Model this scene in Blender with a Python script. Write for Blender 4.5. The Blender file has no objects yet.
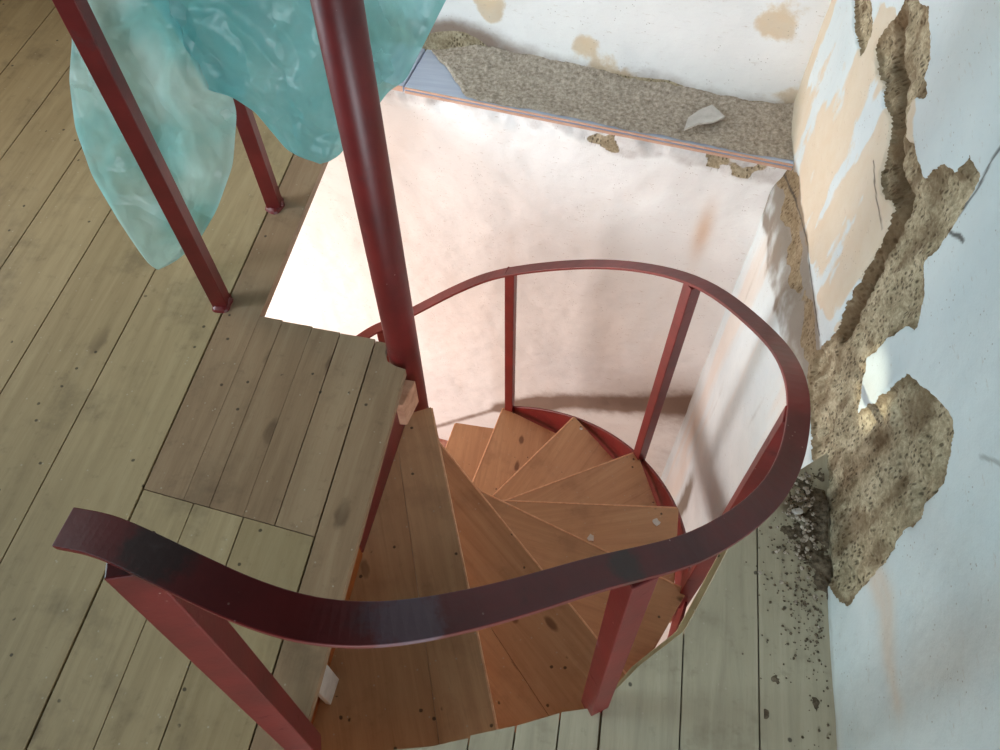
import bpy, bmesh, math, random
import numpy as np
from mathutils import Vector, Matrix

random.seed(7)
SC = bpy.context.scene
COL = SC.collection
PI = math.pi
EYE = 1.6                       # eye height above the upper floor
RISE = 0.2                      # stair rise


# ------------------------------------------------------------------ camera
RW = np.array([[0.98595, 0.13471, -0.09380], [0.16380, -0.82800, 0.53660], [-0.005339, -0.544606, -0.838674]])
q_, _ = np.linalg.qr(RW.T)
for i in range(3):
    if q_[:, i] @ RW.T[:, i] < 0:
        q_[:, i] *= -1
RW = q_.T
FPX = 785.0
cam_data = bpy.data.cameras.new('camera')
cam_data.sensor_width = 36.0
cam_data.lens = 36.0 * FPX / 1000.0
cam_data.clip_start = 0.02
cam = bpy.data.objects.new('camera', cam_data)
COL.objects.link(cam)
m = Matrix.Identity(4)
for r in range(3):
    m[r][0] = RW[r][0]
    m[r][1] = -RW[r][1]
    m[r][2] = -RW[r][2]
m[2][3] = EYE
cam.matrix_world = m
SC.camera = cam


def ray(p):
    return RW @ np.array([p[0] - 500.0, p[1] - 375.0, FPX])


def on_z(p, z=0.0):              # survey helper: a photo point on a horizontal plane
    d = ray(p)
    return np.array([0, 0, EYE]) + (z - EYE) / d[2] * d


def on_plane(p, P0, n):          # survey helper: a photo point on any plane
    d = ray(p)
    o = np.array([0, 0, EYE])
    return o + ((np.array(P0) - o) @ np.array(n)) / (d @ np.array(n)) * d


# ------------------------------------------------------------------ noise
def _hash(ix, iy, seed):
    h = (ix.astype(np.int64) * 374761393 + iy.astype(np.int64) * 668265263 + seed * 1442695041) & 0xffffffff
    h = ((h ^ (h >> 13)) * 1274126177) & 0xffffffff
    h = h ^ (h >> 16)
    return (h & 0xffff) / 65535.0


def vnoise(x, y, seed=0):
    ix = np.floor(x); iy = np.floor(y)
    fx = x - ix; fy = y - iy
    fx = fx * fx * (3 - 2 * fx); fy = fy * fy * (3 - 2 * fy)
    a = _hash(ix, iy, seed); b = _hash(ix + 1, iy, seed)
    c = _hash(ix, iy + 1, seed); d = _hash(ix + 1, iy + 1, seed)
    return (a * (1 - fx) + b * fx) * (1 - fy) + (c * (1 - fx) + d * fx) * fy - 0.5


def fbm(x, y, octaves=4, seed=0):
    s = 0; a = 1.0
    for o in range(octaves):
        s = s + a * vnoise(x * 2 ** o, y * 2 ** o, seed + o * 17)
        a *= 0.5
    return s


def sd_poly(px, py, poly):
    """signed distance, negative inside"""
    d = np.full(px.shape, 1e9); inside = np.zeros(px.shape, bool)
    n = len(poly)
    for i in range(n):
        ax, ay = poly[i]; bx, by = poly[(i + 1) % n]
        ex, ey = bx - ax, by - ay
        t = np.clip(((px - ax) * ex + (py - ay) * ey) / (ex * ex + ey * ey + 1e-12), 0, 1)
        d = np.minimum(d, (px - ax - t * ex) ** 2 + (py - ay - t * ey) ** 2)
        if abs(ey) > 1e-12:
            c = ((ay > py) != (by > py)) & (px < (bx - ax) * (py - ay) / ey + ax)
            inside ^= c
    d = np.sqrt(d)
    return np.where(inside, -d, d)


def d_line(px, py, pts):
    d = np.full(px.shape, 1e9)
    for (ax, ay), (bx, by) in zip(pts[:-1], pts[1:]):
        ex, ey = bx - ax, by - ay
        t = np.clip(((px - ax) * ex + (py - ay) * ey) / (ex * ex + ey * ey + 1e-12), 0, 1)
        d = np.minimum(d, (px - ax - t * ex) ** 2 + (py - ay - t * ey) ** 2)
    return np.sqrt(d)


def smooth(a, b, x):
    t = np.clip((x - a) / (b - a), 0, 1)
    return t * t * (3 - 2 * t)


# ------------------------------------------------------------------ materials
def lin(r, g, b):
    f = lambda c: (c / 255.0 / 12.92) if c / 255.0 <= 0.04045 else ((c / 255.0 + 0.055) / 1.055) ** 2.4
    return (f(r), f(g), f(b), 1.0)


class NT:
    def __init__(self, name):
        self.m = bpy.data.materials.new(name)
        self.m.use_nodes = True
        self.t = self.m.node_tree
        self.t.nodes.clear()
        self.out = self.t.nodes.new('ShaderNodeOutputMaterial')

    def n(self, typ, **kw):
        nd = self.t.nodes.new('ShaderNode' + typ)
        for k, v in kw.items():
            setattr(nd, k, v)
        return nd

    def l(self, a, b):
        self.t.links.new(a, b)

    def put(self, sock, v):
        if isinstance(v, bpy.types.NodeSocket):
            self.l(v, sock)
        else:
            sock.default_value = v

    def noise(self, scale, detail=4, rough=0.55, vec=None, out='Fac', dist=0.0):
        nd = self.n('TexNoise')
        nd.inputs['Scale'].default_value = scale
        nd.inputs['Detail'].default_value = detail
        nd.inputs['Roughness'].default_value = rough
        nd.inputs['Distortion'].default_value = dist
        if vec is not None:
            self.l(vec, nd.inputs['Vector'])
        return nd.outputs[out]

    def ramp(self, fac, stops):
        nd = self.n('ValToRGB')
        e = nd.color_ramp.elements
        while len(e) < len(stops):
            e.new(0.5)
        for el, (p, c) in zip(e, stops):
            el.position = p
            el.color = c if len(c) == 4 else (*c, 1)
        self.l(fac, nd.inputs[0])
        return nd.outputs[0]

    def step(self, fac, a, b):
        nd = self.n('MapRange')
        nd.interpolation_type = 'SMOOTHSTEP'
        self.l(fac, nd.inputs[0])
        nd.inputs[1].default_value = a
        nd.inputs[2].default_value = b
        return nd.outputs[0]

    def mix(self, fac, a, b, mode='MIX'):
        nd = self.n('Mix', data_type='RGBA', blend_type=mode)
        self.put(nd.inputs[0], fac)
        self.put(nd.inputs[6], a)
        self.put(nd.inputs[7], b)
        return nd.outputs[2]

    def math(self, op, a, b=0.0):
        nd = self.n('Math', operation=op)
        self.put(nd.inputs[0], a)
        self.put(nd.inputs[1], b)
        return nd.outputs[0]

    def attr(self, name):
        nd = self.n('Attribute')
        nd.attribute_name = name
        return nd.outputs['Fac']

    def coord(self, scale=(1, 1, 1), rot=(0, 0, 0), loc=None):
        tc = self.n('TexCoord')
        mp = self.n('Mapping')
        self.l(tc.outputs['Object'], mp.inputs[0])
        mp.inputs['Scale'].default_value = scale
        mp.inputs['Rotation'].default_value = rot
        if loc is not None:
            self.put(mp.inputs['Location'], loc)
        return mp.outputs[0]

    def bump(self, h, dist, strength=1.0, nrm=None):
        nd = self.n('Bump')
        nd.inputs['Strength'].default_value = strength
        nd.inputs['Distance'].default_value = dist
        self.l(h, nd.inputs['Height'])
        if nrm is not None:
            self.l(nrm, nd.inputs['Normal'])
        return nd.outputs[0]

    def principled(self, color, rough, nrm=None, spec=0.5, coat=0.0):
        b = self.n('BsdfPrincipled')
        self.put(b.inputs['Base Color'], color)
        self.put(b.inputs['Roughness'], rough)
        b.inputs['Specular IOR Level'].default_value = spec
        b.inputs['Coat Weight'].default_value = coat
        b.inputs['Coat Roughness'].default_value = 0.25
        if nrm is not None:
            self.l(nrm, b.inputs['Normal'])
        self.l(b.outputs[0], self.out.inputs[0])
        return b


def wood_material(name, tones, grain_axis='Y', knots=0.5, dirt=0.4, rough=0.6, nail_dots=True, dirt_color=(70, 58, 44), coat=0.0, knot_scale=5.0, knot_color=(74, 52, 36)):
    t = NT(name)
    geo = t.n('NewGeometry')
    rnd = geo.outputs['Random Per Island']
    off = t.n('CombineXYZ')
    t.l(t.math('MULTIPLY', rnd, 37.0), off.inputs[0])
    t.l(t.math('MULTIPLY', rnd, 61.0), off.inputs[1])
    sc = {'Y': (1, 0.07, 1), 'X': (0.07, 1, 1)}[grain_axis]
    g = t.coord(sc, loc=off.outputs[0])
    iso = t.coord((1, 1, 1))
    fine = t.noise(190, 3, 0.6, g)
    wide = t.noise(28, 4, 0.6, g, dist=1.2)
    c = t.ramp(t.math('ADD', t.math('MULTIPLY', wide, 0.75), t.math('MULTIPLY', fine, 0.25)),
               [(0.28, tones[0]), (0.52, tones[1]), (0.75, tones[2])])
    # board to board difference
    c = t.mix(0.28, c, t.ramp(rnd, [(0.0, tones[0]), (0.5, tones[1]), (1.0, tones[2])]), 'MIX')
    c = t.mix(t.math('MULTIPLY', t.step(fine, 0.52, 0.72), 0.35), c, tones[0])
    # knots
    kv = t.coord((1, 0.45, 1) if grain_axis == 'Y' else (0.45, 1, 1), loc=off.outputs[0])
    v = t.n('TexVoronoi', voronoi_dimensions='2D')
    v.inputs['Scale'].default_value = knot_scale
    v.inputs['Randomness'].default_value = 1.0
    t.l(kv, v.inputs['Vector'])
    dn = t.math('ADD', v.outputs['Distance'], t.math('MULTIPLY', t.math('SUBTRACT', t.noise(40, 2, 0.5, iso), 0.5), 0.07))
    kmask = t.math('SUBTRACT', 1.0, t.step(dn, 0.05, 0.105))
    kgate = t.step(t.noise(3.7, 1, 0.5, kv), 0.44, 0.56)
    c = t.mix(t.math('MULTIPLY', t.math('MULTIPLY', kmask, kgate), knots), c, lin(*knot_color))
    # blotchy grime
    blot = t.step(t.noise(5.5, 5, 0.65, iso), 0.5, 0.72)
    c = t.mix(t.math('MULTIPLY', blot, dirt), c, lin(*dirt_color))
    blot2 = t.step(t.noise(24, 4, 0.7, iso), 0.56, 0.74)
    c = t.mix(t.math('MULTIPLY', blot2, dirt * 0.6), c, lin(*dirt_color))
    if nail_dots:
        v2 = t.n('TexVoronoi', voronoi_dimensions='2D')
        v2.inputs['Scale'].default_value = 12.0
        t.l(iso, v2.inputs['Vector'])
        dot = t.math('SUBTRACT', 1.0, t.step(t.math('ADD', v2.outputs['Distance'], t.math('MULTIPLY', t.math('SUBTRACT', t.noise(90, 2, 0.5, iso), 0.5), 0.06)), 0.03, 0.06))
        gate = t.step(t.noise(7, 1, 0.5, iso), 0.57, 0.59)
        c = t.mix(t.math('MULTIPLY', t.math('MULTIPLY', dot, gate), 0.8), c, lin(38, 28, 22))
    v3 = t.n('TexVoronoi', voronoi_dimensions='2D')
    v3.inputs['Scale'].default_value = 38.0
    t.l(iso, v3.inputs['Vector'])
    spk = t.math('SUBTRACT', 1.0, t.step(v3.outputs['Distance'], 0.05, 0.1))
    gate = t.step(t.noise(30, 1, 0.5, iso), 0.62, 0.64)
    c = t.mix(t.math('MULTIPLY', t.math('MULTIPLY', spk, gate), 0.55), c, lin(190, 178, 160))
    hgt = t.math('ADD', t.math('MULTIPLY', fine, 0.6), t.math('MULTIPLY', wide, 0.4))
    t.principled(c, t.math('ADD', rough, t.math('MULTIPLY', t.math('SUBTRACT', blot2, 0.3), 0.12)), t.bump(hgt, 0.0012, 0.35), 0.35, coat)
    return t.m


FLOOR_WOOD = wood_material('floor_wood', [lin(142, 121, 88), lin(168, 146, 110), lin(184, 163, 128)], 'Y', 0.6, 0.45, 0.55, dirt_color=(90, 76, 58), knot_scale=4.0)
PALE_GREY_WOOD = wood_material('pale_grey_floor_wood', [lin(154, 144, 124), lin(180, 170, 146), lin(196, 187, 164)], 'Y', 0.6, 0.4, 0.6, dirt_color=(104, 92, 76), knot_scale=4.0)  # paler, greyer tone for the boards in front of the stair opening
LANDING_WOOD = wood_material('landing_wood', [lin(130, 102, 77), lin(154, 126, 98), lin(172, 146, 116)], 'Y', 0.6, 0.45, 0.55, dirt_color=(86, 66, 50), knot_scale=5.0)
TREAD_WOOD = wood_material('tread_wood', [lin(166, 120, 86), lin(192, 146, 108), lin(208, 166, 128)], 'X', 0.75, 0.25, 0.45, dirt_color=(100, 60, 38), coat=0.1, knot_scale=8.0, knot_color=(96, 56, 36))


def worn_edge_glint():
    t = NT('worn_tread_edge_highlight')
    iso = t.coord()
    c = t.ramp(t.noise(60, 4, 0.6, iso), [(0.3, lin(206, 150, 112)), (0.7, lin(232, 184, 146))])  # worn wood, lightened further to carry the highlight along the edge
    t.principled(c, 0.5, None, 0.3)
    return t.m


WORN_GLINT = worn_edge_glint()


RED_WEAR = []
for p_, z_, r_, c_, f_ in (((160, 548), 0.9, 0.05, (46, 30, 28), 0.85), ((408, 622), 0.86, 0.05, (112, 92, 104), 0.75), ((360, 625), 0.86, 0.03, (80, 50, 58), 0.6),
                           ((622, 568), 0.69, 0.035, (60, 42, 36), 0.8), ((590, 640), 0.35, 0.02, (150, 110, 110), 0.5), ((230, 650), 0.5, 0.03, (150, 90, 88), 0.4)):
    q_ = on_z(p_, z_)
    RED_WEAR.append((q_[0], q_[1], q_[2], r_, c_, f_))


def red_paint():
    t = NT('dark_red_paint')
    iso = t.coord()
    c = t.ramp(t.noise(9, 4, 0.6, iso), [(0.3, lin(92, 21, 21)), (0.7, lin(118, 30, 29))])
    worn = t.step(t.noise(14, 5, 0.7, iso), 0.6, 0.78)
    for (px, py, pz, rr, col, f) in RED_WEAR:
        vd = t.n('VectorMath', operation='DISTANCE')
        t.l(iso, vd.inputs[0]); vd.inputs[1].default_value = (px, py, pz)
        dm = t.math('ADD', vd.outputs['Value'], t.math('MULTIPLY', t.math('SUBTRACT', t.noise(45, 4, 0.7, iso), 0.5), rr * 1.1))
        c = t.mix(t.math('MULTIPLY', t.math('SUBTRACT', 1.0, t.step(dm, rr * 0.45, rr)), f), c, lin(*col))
    c = t.mix(t.math('MULTIPLY', worn, 0.5), c, lin(66, 38, 38))
    v = t.n('TexVoronoi')
    v.inputs['Scale'].default_value = 70.0
    t.l(iso, v.inputs['Vector'])
    spk = t.math('SUBTRACT', 1.0, t.step(v.outputs['Distance'], 0.06, 0.12))
    gate = t.step(t.noise(13, 2, 0.5, iso), 0.6, 0.66)
    c = t.mix(t.math('MULTIPLY', t.math('MULTIPLY', spk, gate), 0.6), c, lin(196, 160, 150))
    t.principled(c, t.math('ADD', 0.42, t.math('MULTIPLY', worn, 0.2)), t.bump(t.noise(120, 3, 0.5, iso), 0.0008, 0.3), 0.6)
    return t.m


RED = red_paint()


def simple(name, a, b, scale=20, rough=0.8, bump=0.002, spec=0.2):
    t = NT(name)
    iso = t.coord()
    n = t.noise(scale, 6, 0.65, iso)
    t.principled(t.ramp(n, [(0.3, a), (0.7, b)]), rough, t.bump(n, bump, 0.6), spec)
    return t.m


def wall_material(name, paint, paint2, ochre, mortar, tint_streak, across='Y', grime=(112, 96, 78)):
    """attributes: bare (mortar showing), ochre (old paint coat), dirt, crack, streak"""
    t = NT(name)
    iso = t.coord()
    sp = t.n('SeparateXYZ'); t.l(iso, sp.inputs[0])
    cb = t.n('CombineXYZ'); t.l(sp.outputs[across], cb.inputs[0]); t.l(sp.outputs['Z'], cb.inputs[1])
    flat = cb.outputs[0]
    big = t.noise(3.2, 5, 0.6, iso)
    med = t.noise(16, 5, 0.65, iso)
    fine = t.noise(110, 4, 0.7, iso)
    c = t.ramp(big, [(0.32, paint), (0.68, paint2)])
    och = t.math('ADD', t.attr('ochre'), t.math('MULTIPLY', t.math('SUBTRACT', med, 0.5), 0.55))
    c = t.mix(t.step(och, 0.42, 0.58), c, t.mix(med, ochre, lin(212, 204, 190)))
    # fine trowel scratches and specks
    sv = t.coord((1, 1, 3.5), (0.5, 0.4, 0.0))
    scr = t.noise(34, 4, 0.75, sv)
    c = t.mix(t.math('MULTIPLY', t.step(scr, 0.60, 0.74), 0.42), c, lin(168, 146, 124))
    v = t.n('TexVoronoi', voronoi_dimensions='2D')
    v.inputs['Scale'].default_value = 60.0
    t.l(flat, v.inputs['Vector'])
    spk = t.math('SUBTRACT', 1.0, t.step(v.outputs['Distance'], 0.05, 0.11))
    gate = t.step(t.noise(22, 2, 0.5, iso), 0.60, 0.64)
    c = t.mix(t.math('MULTIPLY', t.math('MULTIPLY', spk, gate), 0.55), c, lin(120, 98, 80))
    c = t.mix(t.math('MULTIPLY', t.attr('streak'), 0.8), c, tint_streak)
    d = t.math('ADD', t.attr('dirt'), t.math('MULTIPLY', t.math('SUBTRACT', med, 0.5), 0.5))
    d = t.math('MULTIPLY', t.step(d, 0.15, 0.85), 0.85)
    c = t.mix(d, c, lin(*grime))
    # bare mortar
    mcol = t.ramp(t.math('ADD', t.math('MULTIPLY', med, 0.5), t.math('MULTIPLY', fine, 0.5)),
                  [(0.3, mortar[0]), (0.47, mortar[1]), (0.6, mortar[2])])
    v2 = t.n('TexVoronoi', voronoi_dimensions='2D')
    v2.inputs['Scale'].default_value = 95.0
    wp = t.n('Mapping'); t.l(flat, wp.inputs[0]); wp.inputs['Scale'].default_value = (1.0, 0.6, 1.0)
    t.l(wp.outputs[0], v2.inputs['Vector'])
    pit = t.math('SUBTRACT', 1.0, t.step(v2.outputs['Distance'], 0.12, 0.36))
    pit = t.math('MULTIPLY', pit, t.step(t.noise(26, 3, 0.6, iso), 0.42, 0.56))
    mcol = t.mix(t.math('MULTIPLY', pit, 0.75), mcol, lin(66, 56, 42))
    mcol = t.mix(t.math('MULTIPLY', t.attr('umber'), 0.85), mcol, lin(96, 74, 50))
    bare = t.attr('bare')
    c = t.mix(t.step(bare, 0.45, 0.55), c, mcol)
    c = t.mix(t.math('MULTIPLY', t.attr('crack'), 0.85), c, lin(62, 56, 52))
    hb = t.math('MULTIPLY', t.math('ADD', t.math('SUBTRACT', fine, pit), 0.0), bare)
    h = t.math('ADD', t.math('ADD', t.math('MULTIPLY', scr, 0.35), t.math('MULTIPLY', med, 0.5)), hb)
    t.principled(c, 0.85, t.bump(h, 0.006, 0.55), 0.15)
    return t.m


MORTAR = (lin(112, 98, 76), lin(160, 146, 120), lin(200, 186, 158))
WALL_R = wall_material('plaster_right', lin(196, 208, 212), lin(214, 222, 224), lin(204, 186, 160), MORTAR, lin(214, 194, 176), 'Y')
WALL_B = wall_material('plaster_back', lin(232, 233, 232), lin(240, 240, 238), lin(224, 196, 156), MORTAR, lin(206, 168, 132), 'X', (118, 88, 66))
PLAIN_WALL = simple('plain_plaster', lin(206, 196, 180), lin(224, 214, 200), 8, 0.9)
RUBBLE = simple('grey_rubble', lin(132, 118, 104), lin(210, 196, 180), 90, 0.95, 0.006)
SOIL = simple('dark_dirt', lin(70, 60, 48), lin(124, 110, 92), 90, 0.95, 0.005)
CHIP = simple('plaster_chip', lin(196, 190, 184), lin(222, 216, 210), 30, 0.9)
DARK_WOOD = simple('raw_joist_wood', lin(176, 124, 96), lin(214, 166, 138), 30, 0.8)
WARM_LIT_WOOD = simple('warm_lit_riser_wood', lin(150, 82, 40), lin(182, 104, 52), 18, 0.5)  # orange puts the warm light on the riser into its colour
LOWER_FLOOR = simple('lower_floor_tile', lin(150, 92, 76), lin(196, 148, 132), 60, 0.8)


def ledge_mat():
    t = NT('ledge_board_sky_sheen')
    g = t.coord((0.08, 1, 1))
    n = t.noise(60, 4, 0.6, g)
    c = t.ramp(n, [(0.3, lin(188, 196, 218)), (0.7, lin(208, 215, 232))])  # pale blue puts the window's sky reflection into the board colour
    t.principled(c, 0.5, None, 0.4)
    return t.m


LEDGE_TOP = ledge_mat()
LEDGE_EDGE = simple('ledge_edge_wood', lin(186, 146, 124), lin(206, 168, 146), 26, 0.6)


def plastic():
    t = NT('turquoise_plastic_film')
    iso = t.coord()
    n = t.noise(7, 4, 0.55, iso)
    col = t.ramp(n, [(0.3, lin(140, 214, 216)), (0.7, lin(178, 230, 230))])
    col = t.mix(t.math('MULTIPLY', t.attr('pale'), t.step(t.noise(5, 3, 0.5, iso), 0.3, 0.6)), col, lin(214, 236, 232))
    vo = t.n('TexVoronoi'); vo.inputs['Scale'].default_value = 11.0
    wv = t.n('VectorMath', operation='ADD'); t.l(t.coord((1, 1, 0.55)), wv.inputs[0])
    wn = t.n('VectorMath', operation='SCALE'); t.l(t.noise(6, 2, 0.5, iso, out='Color'), wn.inputs[0]); wn.inputs['Scale'].default_value = 0.16
    t.l(wn.outputs[0], wv.inputs[1]); t.l(wv.outputs[0], vo.inputs['Vector'])
    nrm = t.bump(t.math('ADD', t.math('MULTIPLY', n, 0.6), t.math('MULTIPLY', vo.outputs['Distance'], 0.9)), 0.03, 0.8)
    tr = t.n('BsdfTransparent'); tr.inputs[0].default_value = lin(220, 242, 243)
    tl = t.n('BsdfTranslucent'); t.l(col, tl.inputs[0]); t.l(nrm, tl.inputs['Normal'])
    df = t.n('BsdfDiffuse'); t.l(col, df.inputs[0]); t.l(nrm, df.inputs['Normal'])
    gl = t.n('BsdfGlossy'); gl.inputs['Roughness'].default_value = 0.38; t.l(nrm, gl.inputs['Normal'])
    m1 = t.n('MixShader'); m1.inputs[0].default_value = 0.55
    t.l(tl.outputs[0], m1.inputs[1]); t.l(df.outputs[0], m1.inputs[2])
    m2 = t.n('MixShader')
    t.l(t.attr('clear'), m2.inputs[0])
    t.l(m1.outputs[0], m2.inputs[1]); t.l(tr.outputs[0], m2.inputs[2])
    m3 = t.n('MixShader'); m3.inputs[0].default_value = 0.06
    t.l(m2.outputs[0], m3.inputs[1]); t.l(gl.outputs[0], m3.inputs[2])
    t.l(m3.outputs[0], t.out.inputs[0])
    return t.m


PLASTIC = plastic()


# ------------------------------------------------------------------ mesh helpers
class MB:
    def __init__(self):
        self.v = []; self.f = []; self.mi = []

    def add(self, verts, faces, mi=0):
        b = len(self.v)
        self.v += [tuple(float(c) for c in p) for p in verts]
        for f in faces:
            self.f.append(tuple(i + b for i in f)); self.mi.append(mi)

    def prism(self, poly, z0, z1, mi=0, side=None):
        n = len(poly)
        area = sum(poly[i][0] * poly[(i + 1) % n][1] - poly[(i + 1) % n][0] * poly[i][1] for i in range(n))
        if area < 0:
            poly = poly[::-1]
            if side is not None:
                side = {(n - 2 - k) % n: s for k, s in side.items()}
        vs = [(p[0], p[1], z0) for p in poly] + [(p[0], p[1], z1) for p in poly]
        self.add(vs, [tuple(range(n - 1, -1, -1)), tuple(range(n, 2 * n))], mi)
        for i in range(n):
            j = (i + 1) % n
            self.add([vs[i], vs[j], vs[j + n], vs[i + n]], [(0, 1, 2, 3)], (side or {}).get(i, mi))

    def box(self, c, ax, ay, az, mi=0):
        c = np.array(c, float); ax, ay, az = (np.array(a, float) for a in (ax, ay, az))
        vs = [c + sx * ax + sy * ay + sz * az for sz in (-1, 1) for sy in (-1, 1) for sx in (-1, 1)]
        fs = [(0, 2, 3, 1), (4, 5, 7, 6), (0, 1, 5, 4), (2, 6, 7, 3), (0, 4, 6, 2), (1, 3, 7, 5)]
        self.add(vs, fs, mi)

    def sweep(self, pts, frames, prof, mi=0, closed_ends=True):
        """prof: list of (a,b) in each frame (axis a, axis b)"""
        k = len(prof); vs = []
        for p, (a, b) in zip(pts, frames):
            for (u, w) in prof:
                vs.append(np.array(p) + u * np.array(a) + w * np.array(b))
        fs = []
        for i in range(len(pts) - 1):
            for j in range(k):
                j2 = (j + 1) % k
                fs.append((i * k + j, i * k + j2, (i + 1) * k + j2, (i + 1) * k + j))
        if closed_ends:
            fs.append(tuple(range(k - 1, -1, -1)))
            fs.append(tuple((len(pts) - 1) * k + j for j in range(k)))
        self.add(vs, fs, mi)

    def build(self, name, mats, parent=None, bevel=0.0, seg=2, smooth_shade=False, merge=True, origin=None):
        me = bpy.data.meshes.new(name)
        vs = self.v
        if origin is not None:
            vs = [(p[0] - origin[0], p[1] - origin[1], p[2] - origin[2]) for p in vs]
        me.from_pydata(vs, [], self.f)
        for mt in (mats if isinstance(mats, (list, tuple)) else [mats]):
            me.materials.append(mt)
        me.polygons.foreach_set('material_index', self.mi)
        bm = bmesh.new(); bm.from_mesh(me)
        if merge:
            bmesh.ops.remove_doubles(bm, verts=bm.verts, dist=1e-5)
        bmesh.ops.recalc_face_normals(bm, faces=bm.faces)
        bm.to_mesh(me); bm.free()
        if smooth_shade:
            me.polygons.foreach_set('use_smooth', [True] * len(me.polygons))
        o = bpy.data.objects.new(name, me)
        COL.objects.link(o)
        if origin is not None:
            o.location = origin
        if parent is not None:
            o.parent = parent
        if bevel:
            md = o.modifiers.new('bevel', 'BEVEL')
            md.width = bevel; md.segments = seg; md.limit_method = 'ANGLE'; md.angle_limit = math.radians(40)
        return o


def tag(o, label=None, cat=None, group=None, kind=None):
    if label: o['label'] = label
    if cat: o['category'] = cat
    if group: o['group'] = group
    if kind: o['kind'] = kind
    return o


def empty(name, loc):
    o = bpy.data.objects.new(name, None)
    o.empty_display_size = 0.1
    o.location = loc
    COL.objects.link(o)
    return o


def grid_mesh(name, us, vs, fn, mat, attrs_fn=None, flip=False):
    """one grid surface; fn(U,V)->X,Y,Z arrays"""
    U, V = np.meshgrid(us, vs)
    X, Y, Z = fn(U, V)
    nu, nv = len(us), len(vs)
    co = np.stack([X, Y, Z], -1).reshape(-1, 3)
    idx = np.arange(nu * nv).reshape(nv, nu)
    q = np.stack([idx[:-1, :-1], idx[:-1, 1:], idx[1:, 1:], idx[1:, :-1]], -1).reshape(-1, 4)
    if flip:
        q = q[:, ::-1]
    at = attrs_fn(U, V) if attrs_fn else {}
    return co, q, {k: a.reshape(-1) for k, a in at.items()}


def grids_to_object(name, grids, mat, names):
    co = []; q = []; at = {n: [] for n in names}; b = 0
    for c, f, a in grids:
        co.append(c); q.append(f + b); b += len(c)
        for n in names:
            at[n].append(a.get(n, np.zeros(len(c))))
    co = np.concatenate(co); q = np.concatenate(q)
    me = bpy.data.meshes.new(name)
    me.vertices.add(len(co)); me.vertices.foreach_set('co', co.astype(np.float32).ravel())
    me.loops.add(len(q) * 4); me.loops.foreach_set('vertex_index', q.astype(np.int32).ravel())
    me.polygons.add(len(q))
    me.polygons.foreach_set('loop_start', np.arange(len(q), dtype=np.int32) * 4)
    me.polygons.foreach_set('loop_total', np.full(len(q), 4, dtype=np.int32))
    me.polygons.foreach_set('use_smooth', np.ones(len(q), dtype=bool))
    me.update(calc_edges=True)
    for n in names:
        a = me.attributes.new(n, 'FLOAT', 'POINT')
        a.data.foreach_set('value', np.concatenate(at[n]).astype(np.float32))
    me.materials.append(mat)
    o = bpy.data.objects.new(name, me)
    COL.objects.link(o)
    return o


def spread(lo, a, b, hi, fine, coarse=0.25):
    """coordinates that are fine between a and b, coarse outside"""
    s = list(np.arange(lo, a - 1e-6, coarse)) + list(np.arange(a, b + 1e-6, fine)) + list(np.arange(b + coarse, hi + coarse, coarse))
    return np.array(s)


# ------------------------------------------------------------------ setting: upper floor
LOW_Z = -2.4


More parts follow.
